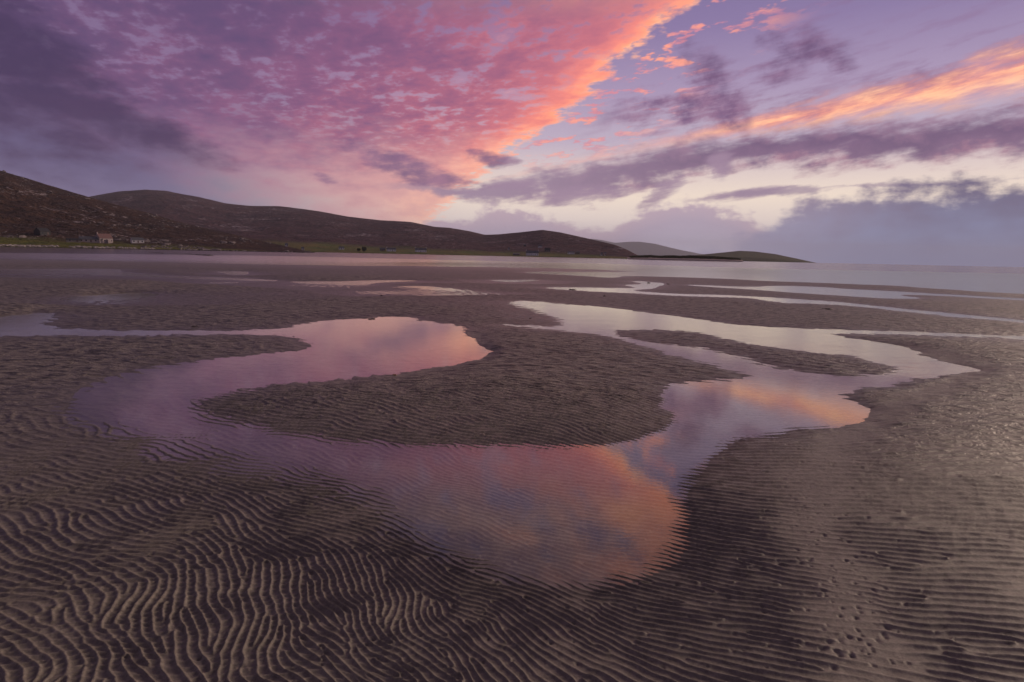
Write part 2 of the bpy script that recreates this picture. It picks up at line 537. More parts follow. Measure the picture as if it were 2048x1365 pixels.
def idw(P, ctrl, power=2.5, smooth=0.02):
    """blend values given at photo pixels over the ground; distances in azimuth and log range"""
    r = np.hypot(P[:, 0], P[:, 1])
    u, v = np.arctan2(P[:, 0], P[:, 1]), np.log(np.maximum(r, .3)) * 0.7
    num, den = 0.0, 0.0
    for px, py, val in ctrl:
        g = ground(px, py)
        cu, cv = math.atan2(g[0], g[1]), math.log(math.hypot(*g)) * 0.7
        w = 1.0 / ((u - cu) ** 2 + (v - cv) ** 2 + smooth ** 2) ** (power / 2)
        if np.ndim(val):
            num = num + w[:, None] * np.asarray(val)[None, :]
        else:
            num = num + w * val
        den = den + w
    return num / (den[:, None] if np.ndim(ctrl[0][2]) else den)


# ---- height of the beach without its ripples
SHORE_H = [  # rise of the bank (m) above the water, by place in the photo
    (350, 900, .012), (500, 930, .012), (650, 950, .014), (200, 870, .02), (760, 990, .02), (100, 1000, .03), (300, 1100, .05), (700, 1250, .06), (1100, 1250, .05), (120, 820, .04),
    (1460, 1000, .045), (1500, 1150, .055), (1750, 1200, .075), (1850, 900, .11), (1600, 900, .07), (2000, 1300, .08), (1750, 800, .10), (1950, 770, .12),
    (990, 700, .11), (1000, 760, .11), (700, 800, .07), (1100, 800, .09), (1250, 800, .09), (1400, 745, .06), (450, 825, .04), (900, 870, .05), (300, 690, .06), (580, 685, .05), (200, 740, .07), (400, 640, .06), (800, 600, .05), (700, 625, .05),
    (1060, 630, .03), (1120, 640, .02), (1300, 675, .05), (1600, 725, .05), (1750, 735, .03), (1900, 700, .10), (1700, 630, .07), (1400, 610, .06), (2000, 655, .07),
    (250, 573, .17), (180, 576, .16), (300, 580, .06), (220, 606, .02), (120, 598, .05), (30, 618, .10), (0, 600, .07), (110, 620, .03), (0, 590, .05), (450, 541, .10), (470, 556, .015), (100, 533, .16), (250, 534, .12), (130, 550, .015), (400, 566, .02),
    (600, 557, .14), (720, 557, .14), (800, 558, .06), (650, 578, .02), (800, 568, .03), (900, 590, .03), (840, 583, .02), (1020, 570, .03), (1000, 555, .05), (1600, 580, .04), (1600, 568, .05), (1900, 610, .05), (1900, 592, .04), (1300, 558, .04), (1200, 590, .04), (1800, 572, .05), (1400, 580, .04), (2000, 620, .05), (1100, 540, .03), (600, 535, .04)]
SHORE_L = [  # how far the bank takes to rise (m)
    (350, 900, 1.5), (500, 930, 1.5), (700, 1000, 1.2), (1100, 1200, .8), (1450, 1000, .55), (1500, 900, .55), (1600, 1200, .9), (1750, 830, .5), (990, 700, .35), (900, 740, .5), (600, 790, 1.0), (1150, 860, .7), (300, 690, 1.0), (700, 630, .8),
    (1000, 620, 1.5), (1880, 700, .6), (1940, 750, .6), (1600, 640, 1.5), (250, 576, .4), (150, 582, .4), (220, 606, 4), (40, 620, .5), (450, 540, 1.2), (470, 556, 5), (130, 534, 1.5), (130, 550, 5), (400, 566, 5), (650, 558, 1.2), (650, 578, 5), (840, 584, 5), (1020, 568, 5), (1600, 580, 2.5), (1200, 560, 3.0), (1900, 620, 2.5)]


def beach_height(P):
    """macro height of the sand and the signed distance to the nearest water"""
    r = np.hypot(P[:, 0], P[:, 1])
    sd = np.maximum(sdist(P, G_MAIN), -sdist(P, G_ISLE))
    for g in G_POOLS:
        sd = np.minimum(sd, sdist(P, g))
    far = sm(r, 25, 120)
    H = idw(P, SHORE_H)
    Ln = idw(P, SHORE_L)
    # a little raggedness in the shorelines
    sdr = sd + fbm(P[:, 0] * .9, P[:, 1] * .9, 3, 5) * 0.10 * sm(r, 2, 20) * (1 + r * .02) + fbm(P[:, 0] * 3.1, P[:, 1] * 3.1, 2, 6) * 0.16 * sm(r, 3, 9) * (1 - sm(r, 25, 45))
    # currents undercut the far banks and leave the near ones low
    q = np.where((sd > 0) & (sd < 6) & (r > 13) & (r < 110))[0]
    if len(q):
        Pq = P[q] * (1 + .25 / r[q])[:, None]
        s2 = np.maximum(sdist(Pq, G_MAIN), -sdist(Pq, G_ISLE))
        for g in G_POOLS[:6]:
            s2 = np.minimum(s2, sdist(Pq, g))
        side = np.clip((s2 - sd[q]) / .2, -1, 1) * sm(r[q], 13, 20)
        lw = 1 - sm(np.arctan2(P[q, 0], P[q, 1]), -.1, .15)     # strongest on the left flats
        H[q] *= np.where(side > 0, 1 + side * (.2 + .3 * lw), 1 + side * .6)
        Ln[q] *= np.where(side > 0, 1 - side * (.2 + .45 * lw), 1 - side * 1.5)
    up = H * (1 - np.exp(-np.maximum(sdr, 0) / Ln)) + .025 * (1 - np.exp(-np.maximum(sdr, 0) / (Ln * 4 + 1)))
    dn = -(0.035 + .05 * sm(r, 6, 20)) * (1 - np.exp(-np.maximum(-sdr, 0) / (0.5 * Ln + .12))) - 0.004 * np.minimum(np.maximum(-sdr, 0), 4)
    z = np.where(sdr > 0, up, dn)
    z += fbm(P[:, 0] * .12, P[:, 1] * .12, 3, 11) * 0.02 * sm(sd, 0.3, 4)
    z += fbm(P[:, 0] * .03, P[:, 1] * .03, 3, 15) * 0.03 * sm(sd, 3, 25) * sm(r, 20, 60)
    # the flats rise gently to the far shore
    z += sm(r, 240, 860) * 1.5 * sm(sd, 0, 30)
    return z, sd


# ---- ripples: a phasor field grown kernel by kernel, so crests stay long and fork like real ones
def gdir(px, py, dx, dy):
    a, b = ground(px, py), ground(px + dx * .02, py + dy * .02)
    d = b - a
    return d / np.linalg.norm(d)


_CREST = [  # photo pixel, direction of the crests there, wavelength (m)
    (340, 1250, 80, 230, 0.095), (250, 1320, 40, 240, 0.100), (80, 1310, 4, 100, 0.108), (80, 1150, 300, 70, 0.091), (620, 1220, 220, 240, 0.095), (480, 1150, 160, 180, 0.091), (230, 1040, 200, 70, 0.091), (100, 960, 300, 40, 0.087),
    (450, 1000, 250, 60, 0.083), (120, 860, 200, 50, .11), (300, 900, 200, 30, .105), (600, 960, 200, 40, 0.083), (720, 1280, 60, 200, 0.095), (760, 1120, 200, 170, 0.087), (960, 1250, 350, 230, 0.087), (900, 1330, 330, 260, 0.091),
    (1100, 1180, 500, 190, .095), (1200, 1300, 350, 150, .10), (1320, 1190, 350, 70, .085), (1080, 1010, 400, 50, .09), (900, 960, 400, 60, 0.066), (1250, 1090, 400, 40, .085), (1000, 860, 300, 30, .09), (1200, 870, 200, 50, .085), (1300, 820, 200, 60, .085),
    (600, 820, 250, 40, .10), (800, 830, 250, 50, .095), (1420, 990, 250, 42, 0.104), (1420, 1150, 250, 62, 0.104), (1480, 1240, 400, 90, 0.113), (1530, 1330, 300, 60, 0.120), (1500, 900, 200, 10, 0.106), (1600, 870, 200, -20, 0.106),
    (1850, 1050, 200, 10, 0.120), (1800, 1200, 200, 25, 0.106), (1950, 1150, 150, 15, 0.120), (1950, 1320, 200, 30, 0.120), (1900, 950, 200, 5, 0.120), (2000, 1020, 200, 8, 0.113), (2060, 1120, 200, 12, 0.113), (1960, 890, 200, 0, 0.120), (2040, 940, 200, 0, 0.120), (1750, 870, 200, 0, 0.120), (1900, 830, 200, -10, 0.146), (1450, 1050, 250, 50, 0.104),
    (1100, 760, 200, 30, .12), (800, 790, 200, 20, .11), (300, 690, 200, 20, .13), (200, 640, 200, 10, .16), (700, 600, 200, 10, .18), (1300, 620, 200, 20, .18), (1800, 640, 200, 20, .18), (1600, 720, 200, 30, .14), (1850, 780, 200, 0, .12)]


def _crest_ctrl():
    th, lam = [], []
    for px, py, dx, dy, l in _CREST:
        d = gdir(px, py, dx, dy)
        a = math.atan2(d[1], d[0]) * 2
        th.append((px, py, (math.cos(a), math.sin(a))))
        lam.append((px, py, l * 0.36 * (1 + .42 * max(0, math.hypot(*ground(px, py)) - 2.6))))
    return th, lam


def phasor(x0, x1, y0, y1, res, lam_scale, sig_k, seed, turn=0.0, jitter=0.25, wob=0.25, min_lam=0.0):
    """returns the complex ripple field on a raster"""
    rng = np.random.default_rng(seed)
    nx, ny = int((x1 - x0) / res), int((y1 - y0) / res)
    Fd = np.zeros((nx, ny), np.complex64)
    th, lamc = _crest_ctrl()
    lam0 = 0.032 * lam_scale if min_lam == 0 else min_lam
    sp = lam0 * sig_k * 0.95
    gx, gy = np.meshgrid(np.arange(x0, x1, sp), np.arange(y0, y1, sp), indexing='ij')
    C = np.stack([gx.ravel(), gy.ravel()], 1) + rng.uniform(-.5, .5, (gx.size, 2)) * sp
    az = np.abs(np.arctan2(C[:, 0], C[:, 1]))
    C = C[az < R(53)]
    t2 = idw(C, th)
    ang = 0.5 * np.arctan2(t2[:, 1], t2[:, 0]) + turn
    ang = ang + fbm(C[:, 0] * 3.2, C[:, 1] * 3.2, 3, seed + 3) * wob * (.2 + .8 * sm(-C[:, 0], -1.2, .4)) + rng.normal(0, .09, len(C))
    lam = np.maximum(idw(C, lamc) * lam_scale, min_lam) * (1 + .12 * fbm(C[:, 0] * 1.3, C[:, 1] * 1.3, 2, seed + 8))
    keep = rng.random(len(C)) < 1.7 * (lam0 / lam) ** 2
    C, ang, lam = C[keep], ang[keep], lam[keep]
    # grow outwards in broad sweeps: mostly ordered, partly shuffled
    order = np.argsort(C[:, 1] + rng.uniform(0, jitter, len(C)))
    for i in order:
        l = lam[i]
        sg = l * sig_k
        h = int(2.2 * sg / res) + 1
        cx, cy = (C[i, 0] - x0) / res, (C[i, 1] - y0) / res
        ix, iy = int(cx), int(cy)
        a0, a1, b0, b1 = max(ix - h, 0), min(ix + h + 1, nx), max(iy - h, 0), min(iy + h + 1, ny)
        if a1 - a0 < 3 or b1 - b0 < 3 or not (0 <= ix < nx and 0 <= iy < ny):
            continue
        k = 2 * math.pi / l
        nxv, nyv = -math.sin(ang[i]) * k, math.cos(ang[i]) * k
        ux = (np.arange(a0, a1) - cx) * res
        uy = (np.arange(b0, b1) - cy) * res
        cur = Fd[ix, iy]
        m = abs(cur)
        ph = cur / m if m > 1e-3 else np.exp(1j * rng.uniform(0, 6.283))
        ex = np.exp(1j * nxv * ux - ux * ux / (2 * sg * sg)).astype(np.complex64) * ph
        ey = np.exp(1j * nyv * uy - uy * uy / (2 * sg * sg)).astype(np.complex64)
        Fd[a0:a1, b0:b1] += ex[:, None] * ey[None, :]
    return Fd


def sample(Fd, x0, y0, res, X, Y):
    cx = np.clip((X - x0) / res, 0, Fd.shape[0] - 1.01)
    cy = np.clip((Y - y0) / res, 0, Fd.shape[1] - 1.01)
    ix, iy = cx.astype(int), cy.astype(int)
    fx, fy = (cx - ix).astype(np.float32), (cy - iy).astype(np.float32)
    return (Fd[ix, iy] * (1 - fx) + Fd[ix + 1, iy] * fx) * (1 - fy) + (Fd[ix, iy + 1] * (1 - fx) + Fd[ix + 1, iy + 1] * fx) * fy


def line_dist(P, pts):
    g = [ground(*p) for p in pts]
    d = np.full(len(P), 1e9)
    for a, b in zip(g[:-1], g[1:]):
        e = b - a
        t = np.clip(((P - a) @ e) / (e @ e), 0, 1)
        d = np.minimum(d, np.hypot(*(P - a - t[:, None] * e).T))
    return d


RIP_AMP = [(340, 1250, .0115), (80, 1300, .0105), (600, 1200, .0115), (950, 1250, .0105), (200, 1050, .012), (1100, 1180, .0115), (1080, 1010, .006), (900, 960, .006), (500, 930, .009), (300, 880, .011), (1420, 1000, .011), (1430, 1150, .0105), (1500, 1300, .0105),
           (1900, 1050, .0115), (1900, 1250, .0105), (1800, 950, .011), (800, 830, .011), (1100, 820, .012), (600, 820, .010), (300, 740, .012), (300, 690, .013), (800, 600, .015), (1400, 610, .015), (1800, 620, .015), (1600, 720, .014), (1900, 700, .010), (1950, 800, .009),
           (700, 700, .006), (300, 790, .007)]


def make_beach():
    az_f = np.radians(np.linspace(-47, 47, 860))
    az_c = np.radians(np.concatenate([np.linspace(47, 313, 66)[1:-1]]))
    az = np.concatenate([az_f, az_c])
    r = [0.25, .5, .8, 1.1]
    q = 1.3
    while q < 4.6:
        r.append(q); q *= 1.0020
    while q < 8:
        r.append(q); q *= 1.0035
    while q < 45:
        r.append(q); q *= 1.0055
    while q < 8300:
        r.append(q); q *= 1.022
    r = np.array(r)
    nr, nc = len(r), len(az)
    Rg, Ag = np.meshgrid(r, az, indexing='ij')
    X, Y = Rg * np.sin(Ag), Rg * np.cos(Ag)
    # macro height on every third row/column, interpolated
    ri = np.unique(np.concatenate([np.arange(0, nr, 3), [nr - 1]]))
    ci = np.unique(np.concatenate([np.arange(0, len(az_f), 3), np.arange(len(az_f) - 1, nc)]))
    P = np.stack([X[np.ix_(ri, ci)].ravel(), Y[np.ix_(ri, ci)].ravel()], 1)
    zc, sc_ = beach_height(P)
    ampc = idw(P, RIP_AMP)
    # smooth tongues of sand: the crest of the right bank and pool margins
    rag = fbm(P[:, 0] * 2.6, P[:, 1] * 2.6, 3, 33) * .16
    smth = np.exp(-(np.maximum(line_dist(P, [(1735, 1420), (1715, 1300), (1680, 1180), (1640, 1080), (1632, 960), (1690, 880), (1800, 815), (1930, 765), (1960, 735), (1880, 712)]) + rag, 0) / 0.21) ** 2.6) * .93
    smth = np.maximum(smth, np.exp(-(line_dist(P, [(950, 668), (985, 704), (960, 725), (800, 755)]) / 0.14) ** 2) * .9)
    smth = np.maximum(smth, np.exp(-(line_dist(P, [(1790, 690), (1838, 703), (1960, 738)]) / 0.35) ** 2) * .9)
    smth = smth * (0.85 + .3 * fbm(P[:, 0] * 3, P[:, 1] * 3, 2, 31))
    patch = idw(P, [(300, 1300, 1.0), (100, 1200, .9), (500, 1250, .9), (720, 1250, .6), (1000, 1280, .15), (200, 1050, .5), (1200, 1200, .0), (1500, 1250, .0), (1400, 1000, .0), (1900, 1100, .2), (1900, 1300, .1), (1000, 900, .1), (800, 820, .5), (300, 700, .6), (1200, 780, .7), (1000, 1050, .1)])

    def upsample(v):
        v = v.reshape(len(ri), len(ci))
        t = np.empty((nr, len(ci)))
        for k in range(len(ci)):
            t[:, k] = np.interp(np.log(r), np.log(r[ri]), v[:, k])
        o = np.empty((nr, nc))
        for k in range(nr):
            o[k] = np.interp(np.arange(nc), ci, t[k])
        return o

    Z, SD, AMP, SM, PT = [upsample(v) for v in (zc, sc_, ampc, smth, patch)]
    # ripples
    b1 = (-7.6, 7.6, 0.9, 9.4)
    F1 = phasor(*b1, 0.0068, 1.0, 0.85, 21, 0.0, 0.9, 0.8)
    F2 = phasor(*b1, 0.0068, 1.0, 0.75, 22, R(58), 2.5, 1.0)
    b2 = (-38, 38, 6.0, 40)
    F3 = phasor(*b2, 0.05, 1.0, 0.62, 23, 0.0, 8.0, 1.6, 0.24)
    nearm = 1 - sm(Rg, 7.2, 9.2)
    x, y = X.ravel(), Y.ravel()

    kink = fbm(x * 13, y * 13, 2, 61) * (.06 + .62 * sm(-x, -.7, .3))

    def crest(f, sharp, lean=0.25):
        m = np.abs(f)
        ph = np.angle(f) + kink
        ph = ph + lean * np.sin(ph)
        c = np.exp(sharp * (np.cos(ph) - 1))
        return (c - 0.33) * sm(m, .05, .55)

    f1 = sample(F1, b1[0], b1[2], .0068, x, y)
    f2 = sample(F2, b1[0], b1[2], .0068, x, y)
    f3 = sample(F3, b2[0], b2[2], .05, x, y)
    infr = (sm(Rg, 0.9, 1.6) * (np.abs(Ag) < R(47.5))).ravel()
    var = np.clip(1 + .45 * fbm(x * 1.7, y * 1.7, 3, 41) + .45 * fbm(x * 9, y * 9, 2, 44), .3, 1.3)
    c1, c2, c3 = crest(f1, 1.25 + .75 * sm(-x, -.7, .3)), crest(f2, 1.8, .1), crest(f3, 1.1)
    amp = 1.15 * (AMP * (1 - SM * .94)).ravel() * infr * var
    pt = np.clip(PT.ravel() * (1 + fbm(x * 1.1, y * 1.1, 2, 43)), 0, 1)
    valley = 1 - sm(c1, -.3, .25)
    rip = nearm.ravel() * amp * (c1 * (1 - .15 * pt) + c2 * pt * .55 * (.3 + valley))
    rip += (1 - nearm.ravel()) * amp * c3 * (1 - sm(Rg, 30, 39)).ravel()
    # fine unevenness and worm pits on the smooth strip
    fine = fbm(x * 14, y * 14, 3, 51) * .0016 + fbm(x * 3.3, y * 3.3, 3, 52) * .003
    fine *= (1 - sm(Rg, 14, 30)).ravel() * infr
    z = Z.ravel() + rip + fine
    rng = np.random.default_rng(5)
    for _ in range(420):
        if rng.random() < .6:
            t = rng.random()
            px, py = np.interp(t, [0, .35, .7, 1], [1730, 1660, 1630, 1720]), np.interp(t, [0, .35, .7, 1], [1360, 1140, 980, 860])
            px += rng.normal(0, 75)
        else:
            px, py = rng.uniform(100, 1700), rng.uniform(1100, 1360)
        g = ground(px, py)
        s = rng.uniform(.006, .013)
        rr, aa = math.hypot(*g), math.atan2(*g)
        i0, i1 = np.searchsorted(r, rr - .05), np.searchsorted(r, rr + .05)
        j0, j1 = np.searchsorted(az_f, aa - .05 / rr), np.searchsorted(az_f, aa + .05 / rr)
        sub = (np.arange(i0, i1)[:, None] * nc + np.arange(j0, j1)[None, :]).ravel()
        if len(sub):
            d2 = (x[sub] - g[0]) ** 2 + ((y[sub] - g[1]) * .8) ** 2
            z[sub] -= rng.uniform(.005, .012) * np.exp(-d2 / (s * s)) - .0025 * np.exp(-d2 / (4 * s * s))
    me = mesh_np('beach_sand', np.stack([x, y, z], 1), grid_faces(nr, nc, True))
    macro = Z.ravel()
    wet = np.exp(-np.maximum(macro, 0) / .035) * .85 * (1 - 1.2 * sm(-macro, .0, .03))
    wet = np.maximum(wet * (1 - .8 * np.clip(SM.ravel(), 0, 1)) - .25 * np.clip(SM.ravel(), 0, 1), sm(Rg, 60, 220).ravel() * .9)
    attr(me, 'wet', np.clip(wet, -.3, 1))
    attr(me, 'far', sm(Rg, 25, 160).ravel())
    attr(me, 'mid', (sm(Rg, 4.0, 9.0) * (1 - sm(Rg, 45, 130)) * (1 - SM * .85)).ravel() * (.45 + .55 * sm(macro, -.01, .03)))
    return me


def sand_material():
    m, N, out = material('wet_ripple_sand')
    p = pos(N)
    wet = attr_node(N, 'wet')
    far = attr_node(N, 'far')
    n1 = N.noise(p, 0.55, 4, 0.6)
    n2 = N.noise(p, 6.0, 4, 0.6)
    grain = N.noise(p, 420.0, 2, 0.6)
    grain2 = N.noise(p, 60.0, 4, 0.7)
    flat = N.noise(N.vmath('MULTIPLY', p, (0.06, 0.28, 0.0)), 1.0, 4, 0.6)
    w = N.math('ADD', wet, (n1 - 0.5) * 0.5 + (flat - 0.5) * 0.7, clamp=True)
    dry = N.mix(n2, (0.236, 0.21, 0.177), (0.19, 0.169, 0.144))
    damp = N.mix(n2, (0.138, 0.121, 0.104), (0.10, 0.088, 0.077))
    base = N.mix(w, dry, damp)
    base = N.mix(N.sst(grain2, 0.60, 0.78) * 0.5, base, (0.06, 0.05, 0.048))
    speck = N.noise(p, 26.0, 7, 0.85)
    base = N.vmath('SCALE', base, scale=N.sst(speck, 0.33, 0.67, 0.55, 1.40, 'LINEAR'))
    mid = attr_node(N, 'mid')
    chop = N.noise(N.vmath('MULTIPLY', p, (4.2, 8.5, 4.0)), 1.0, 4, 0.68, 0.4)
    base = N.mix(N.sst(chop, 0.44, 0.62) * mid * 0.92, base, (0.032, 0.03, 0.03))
    rough = N.sst(w, 0.0, 1.0, 0.52, 0.30, 'LINEAR') * N.sst(far, 0.0, 1.0, 1.0, 0.5, 'LINEAR')
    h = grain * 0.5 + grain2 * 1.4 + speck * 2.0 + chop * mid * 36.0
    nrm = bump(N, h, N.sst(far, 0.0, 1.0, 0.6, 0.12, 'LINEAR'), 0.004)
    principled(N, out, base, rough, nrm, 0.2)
    return m


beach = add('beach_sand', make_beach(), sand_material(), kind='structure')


# ------------------------------------------------------------------ water lying in the hollows of the sand
def water_material():
    m, N, out = material('shallow_water')
    p = pos(N)
    ruf = attr_node(N, 'ruffle')
    a = N.noise(N.vmath('MULTIPLY', p, (1.0, 1.9, 1.0)), 16.0, 3, 0.6)
    b = N.noise(N.vmath('MULTIPLY', p, (1.0, 2.4, 1.0)), 3.0, 4, 0.62)
    c = N.noise(N.vmath('MULTIPLY', p, (1.0, 2.0, 1.0)), 0.5, 4, 0.6)
    h = a * 0.004 + b * 0.02 * ruf + c * 0.09 * ruf
    nrm = bump(N, h, N.sst(ruf, 0.0, 1.0, 0.05, 0.75, 'LINEAR'), 1.0)
    inc = E(N, N.node('ShaderNodeNewGeometry').outputs['Incoming'])
    cosv = N.math('ABSOLUTE', N.vmath('DOT_PRODUCT', nrm, inc))
    refl = N.math('POWER', N.math('SUBTRACT', 1.0, cosv, clamp=True), 3.7) * 0.935 + 0.065   # same from above and below
    gl = N.node('ShaderNodeBsdfGlossy')
    gl.inputs['Color'].default_value = (1.0, 0.99, 0.86, 1)
    N.put(gl.inputs['Roughness'], N.sst(ruf, 0.0, 1.0, 0.02, 0.22, 'LINEAR'))
    N.put(gl.inputs['Normal'], nrm)
    tr = N.node('ShaderNodeBsdfTransparent')
    tr.inputs['Color'].default_value = (0.97, 0.98, 0.98, 1)
    mx = N.node('ShaderNodeMixShader')
    N.put(mx.inputs[0], refl)
    N.l.new(tr.outputs[0], mx.inputs[1])
    N.l.new(gl.outputs[0], mx.inputs[2])
    N.l.new(mx.outputs[0], out.inputs[0])
    return m


def make_water():
    az = np.radians(np.concatenate([np.linspace(-52, 52, 160), np.linspace(52, 308, 40)[1:-1]]))
    r = np.geomspace(0.6, 8200, 260)
    Rg, Ag = np.meshgrid(r, az, indexing='ij')
    X, Y = (Rg * np.sin(Ag)).ravel(), (Rg * np.cos(Ag)).ravel()
    ruf = idw(np.stack([X, Y], 1), [(700, 690, .03), (900, 690, .10), (300, 790, .02), (1000, 1000, .0), (1400, 850, .0), (1550, 800, .01), (1350, 710, .04), (1300, 640, .28), (1100, 615, .18), (1600, 690, .3), (1850, 735, .34), (1700, 765, .1), (1950, 674, .3),
                                            (50, 640, .15), (300, 666, .1), (650, 565, .5), (220, 595, .12), (470, 546, .5), (400, 558, .5), (1600, 585, .3), (1800, 620, .3), (1200, 578, .15), (300, 515, .9), (700, 522, .7), (900, 528, .4), (1500, 550, .28), (1900, 560, .28), (100, 542, .6), (880, 578, .35)], 3.0)
    me = mesh_np('tidal_water', np.stack([X, Y, np.zeros_like(X)], 1), grid_faces(len(r), len(az), True))
    attr(me, 'ruffle', np.clip(ruf, 0, 1))
    return me


water = add('tidal_water', make_water(), water_material(), kind='structure')
# ------------------------------------------------------------------ hills, headland, dune
def horizon_curve(pts):
    ae = np.array([azel(*p) for p in pts])
    o = np.argsort(ae[:, 0])
    return ae[o, 0], ae[o, 1]


class Hill:
    """landform standing between a shore distance and a crest distance, by azimuth"""

    def __init__(self, sky, d0, d1, zb, prof, rough, seed, ncol, nrow, back=0.5, edge=0.0):
        sa, se = horizon_curve(sky)
        self.a = np.linspace(sa[0], sa[-1], ncol)
        el = np.interp(self.a, sa, se)
        k = max(1, ncol // 240)
        el = np.convolve(np.pad(el, k, 'edge'), np.ones(2 * k + 1) / (2 * k + 1), 'valid')
        D0 = np.interp(self.a, *np.array(sorted((azel(px, 500)[0], d) for px, d in d0)).T)
        D1 = np.interp(self.a, *np.array(sorted((azel(px, 500)[0], d) for px, d in d1)).T)
        t = np.concatenate([np.linspace(-.02, 1, nrow), 1 + np.linspace(0, back, max(8, nrow // 5))[1:]])
        self.t = t
        Tg, Ag = np.meshgrid(t, np.radians(self.a), indexing='ij')
        Dg = D0[None, :] + Tg * (D1 - D0)[None, :]
        zc = CAM_H + np.tan(np.radians(el)) * D1
        zc = np.maximum(zc, zb * .6)
        pr = np.where(Tg <= 1, prof(np.clip(Tg, 0, 1)), 1 - .55 * np.clip(Tg - 1, 0, 1) ** 1.3)
        X, Y = Dg * np.sin(Ag), Dg * np.cos(Ag)
        span = float(np.mean(D1 - D0))
        n = fbm(X / span * 5, Y / span * 5, 6, seed, .55)
        cr = fbm(X / span * 16, Y / span * 16, 4, seed + 5, .6)
        env = np.sin(np.pi * np.clip(Tg, 0, 1)) ** .8
        Z = zb + (zc[None, :] - zb) * pr + (zc[None, :] - zb) * (n * rough * env + cr * rough * .35 * (env + .22) * sm(Tg, .05, .25))
        Z[Tg < 0] = -3.0
        self.X, self.Y, self.Z, self.D, self.Tg = X, Y, Z, Dg, Tg
        self.el = np.degrees(np.arctan2(Z - CAM_H, Dg))

    def mesh(self, name):
        me = mesh_np(name, np.stack([self.X.ravel(), self.Y.ravel(), self.Z.ravel()], 1), grid_faces(*self.X.shape))
        attr(me, 'rise', self.Tg.ravel())
        return me

    def at(self, px, py, dmin=0.0):
        """world point of the slope seen at a photo pixel"""
        a, e = azel(px, py)
        j = int(np.clip(np.interp(a, self.a, np.arange(len(self.a))), 0, len(self.a) - 1))
        col = self.el[:, j]
        ok = np.where((col >= e) & (self.Tg[:, j] >= max(dmin, 0.001)))[0]
        i = ok[0] if len(ok) else np.argmax(col)
        return np.array([self.X[i, j], self.Y[i, j], self.Z[i, j]])

    def on(self, a_deg, t):
        j = np.interp(a_deg, self.a, np.arange(len(self.a)))
        i = np.interp(t, self.t, np.arange(len(self.t)))
        i0, j0 = int(min(i, len(self.t) - 2)), int(min(j, len(self.a) - 2))
        fi, fj = i - i0, j - j0
        f = lambda G: (G[i0, j0] * (1 - fi) + G[i0 + 1, j0] * fi) * (1 - fj) + (G[i0, j0 + 1] * (1 - fi) + G[i0 + 1, j0 + 1] * fi) * fj
        return np.array([f(self.X), f(self.Y), f(self.Z)])


NEAR = Hill([(-420, 215), (-300, 250), (-100, 305), (0, 342), (50, 356), (100, 372), (150, 386), (200, 401), (250, 414), (300, 427), (350, 442), (400, 454), (450, 465), (500, 477), (560, 490), (600, 499), (628, 506)],
            [(-420, 520), (0, 545), (300, 560), (628, 600)], [(-420, 1500), (0, 1150), (300, 980), (450, 860), (560, 740), (628, 625)], 0.9,
            lambda t: .16 * np.minimum(t / .3, 1) + .84 * sm(t, .12, 1.25) / sm(np.array(1.0), .12, 1.25), .10, 3, 420, 150)
RANGE = Hill([(60, 440), (120, 415), (176, 394), (205, 389), (240, 383), (290, 380), (330, 382), (400, 395), (450, 407), (500, 412), (560, 413), (620, 420), (700, 434), (760, 441), (820, 444), (870, 454), (900, 456), (940, 463), (970, 470),
              (1000, 469), (1040, 465), (1085, 460), (1120, 465), (1160, 474), (1200, 483), (1230, 490), (1255, 500), (1275, 511), (1290, 516)],
             [(60, 900), (600, 860), (900, 840), (1290, 820)], [(60, 3400), (250, 3200), (600, 2600), (900, 1950), (1000, 1700), (1085, 1500), (1200, 1200), (1290, 920)], 1.8,
             lambda t: .13 * np.minimum(t / .22, 1) + .87 * sm(t, .10, 1.3) / sm(np.array(1.0), .10, 1.3), .08, 9, 640, 170)
FAR = Hill([(1100, 492), (1180, 478), (1200, 480), (1230, 486), (1260, 484), (1280, 484), (1310, 488), (1350, 498), (1400, 508), (1440, 514), (1460, 518)], [(1100, 12500), (1460, 12500)], [(1100, 14000), (1460, 13600)], 1.0,
           lambda t: t ** .9, .03, 13, 160, 40)
HEAD = Hill([(1340, 516), (1370, 513), (1400, 510), (1450, 505), (1480, 502), (1510, 503.5), (1550, 508.5), (1600, 519), (1625, 524.5), (1642, 527.5)], [(1340, 2250), (1642, 2250)], [(1340, 2700), (1500, 2650), (1642, 2400)], 1.5,
            lambda t: .25 * np.minimum(t / .15, 1) + .75 * t ** 1.05, .03, 17, 200, 60)
DUNE = Hill([(1255, 515), (1275, 513), (1300, 512), (1320, 513.4), (1342, 512.5), (1360, 513.6), (1380, 512.6), (1405, 514), (1425, 514.4), (1450, 516.2), (1470, 518), (1486, 521)], [(1255, 640), (1486, 620)], [(1255, 668), (1486, 640)], 2.0,
            lambda t: t ** .8, .12, 19, 260, 20)


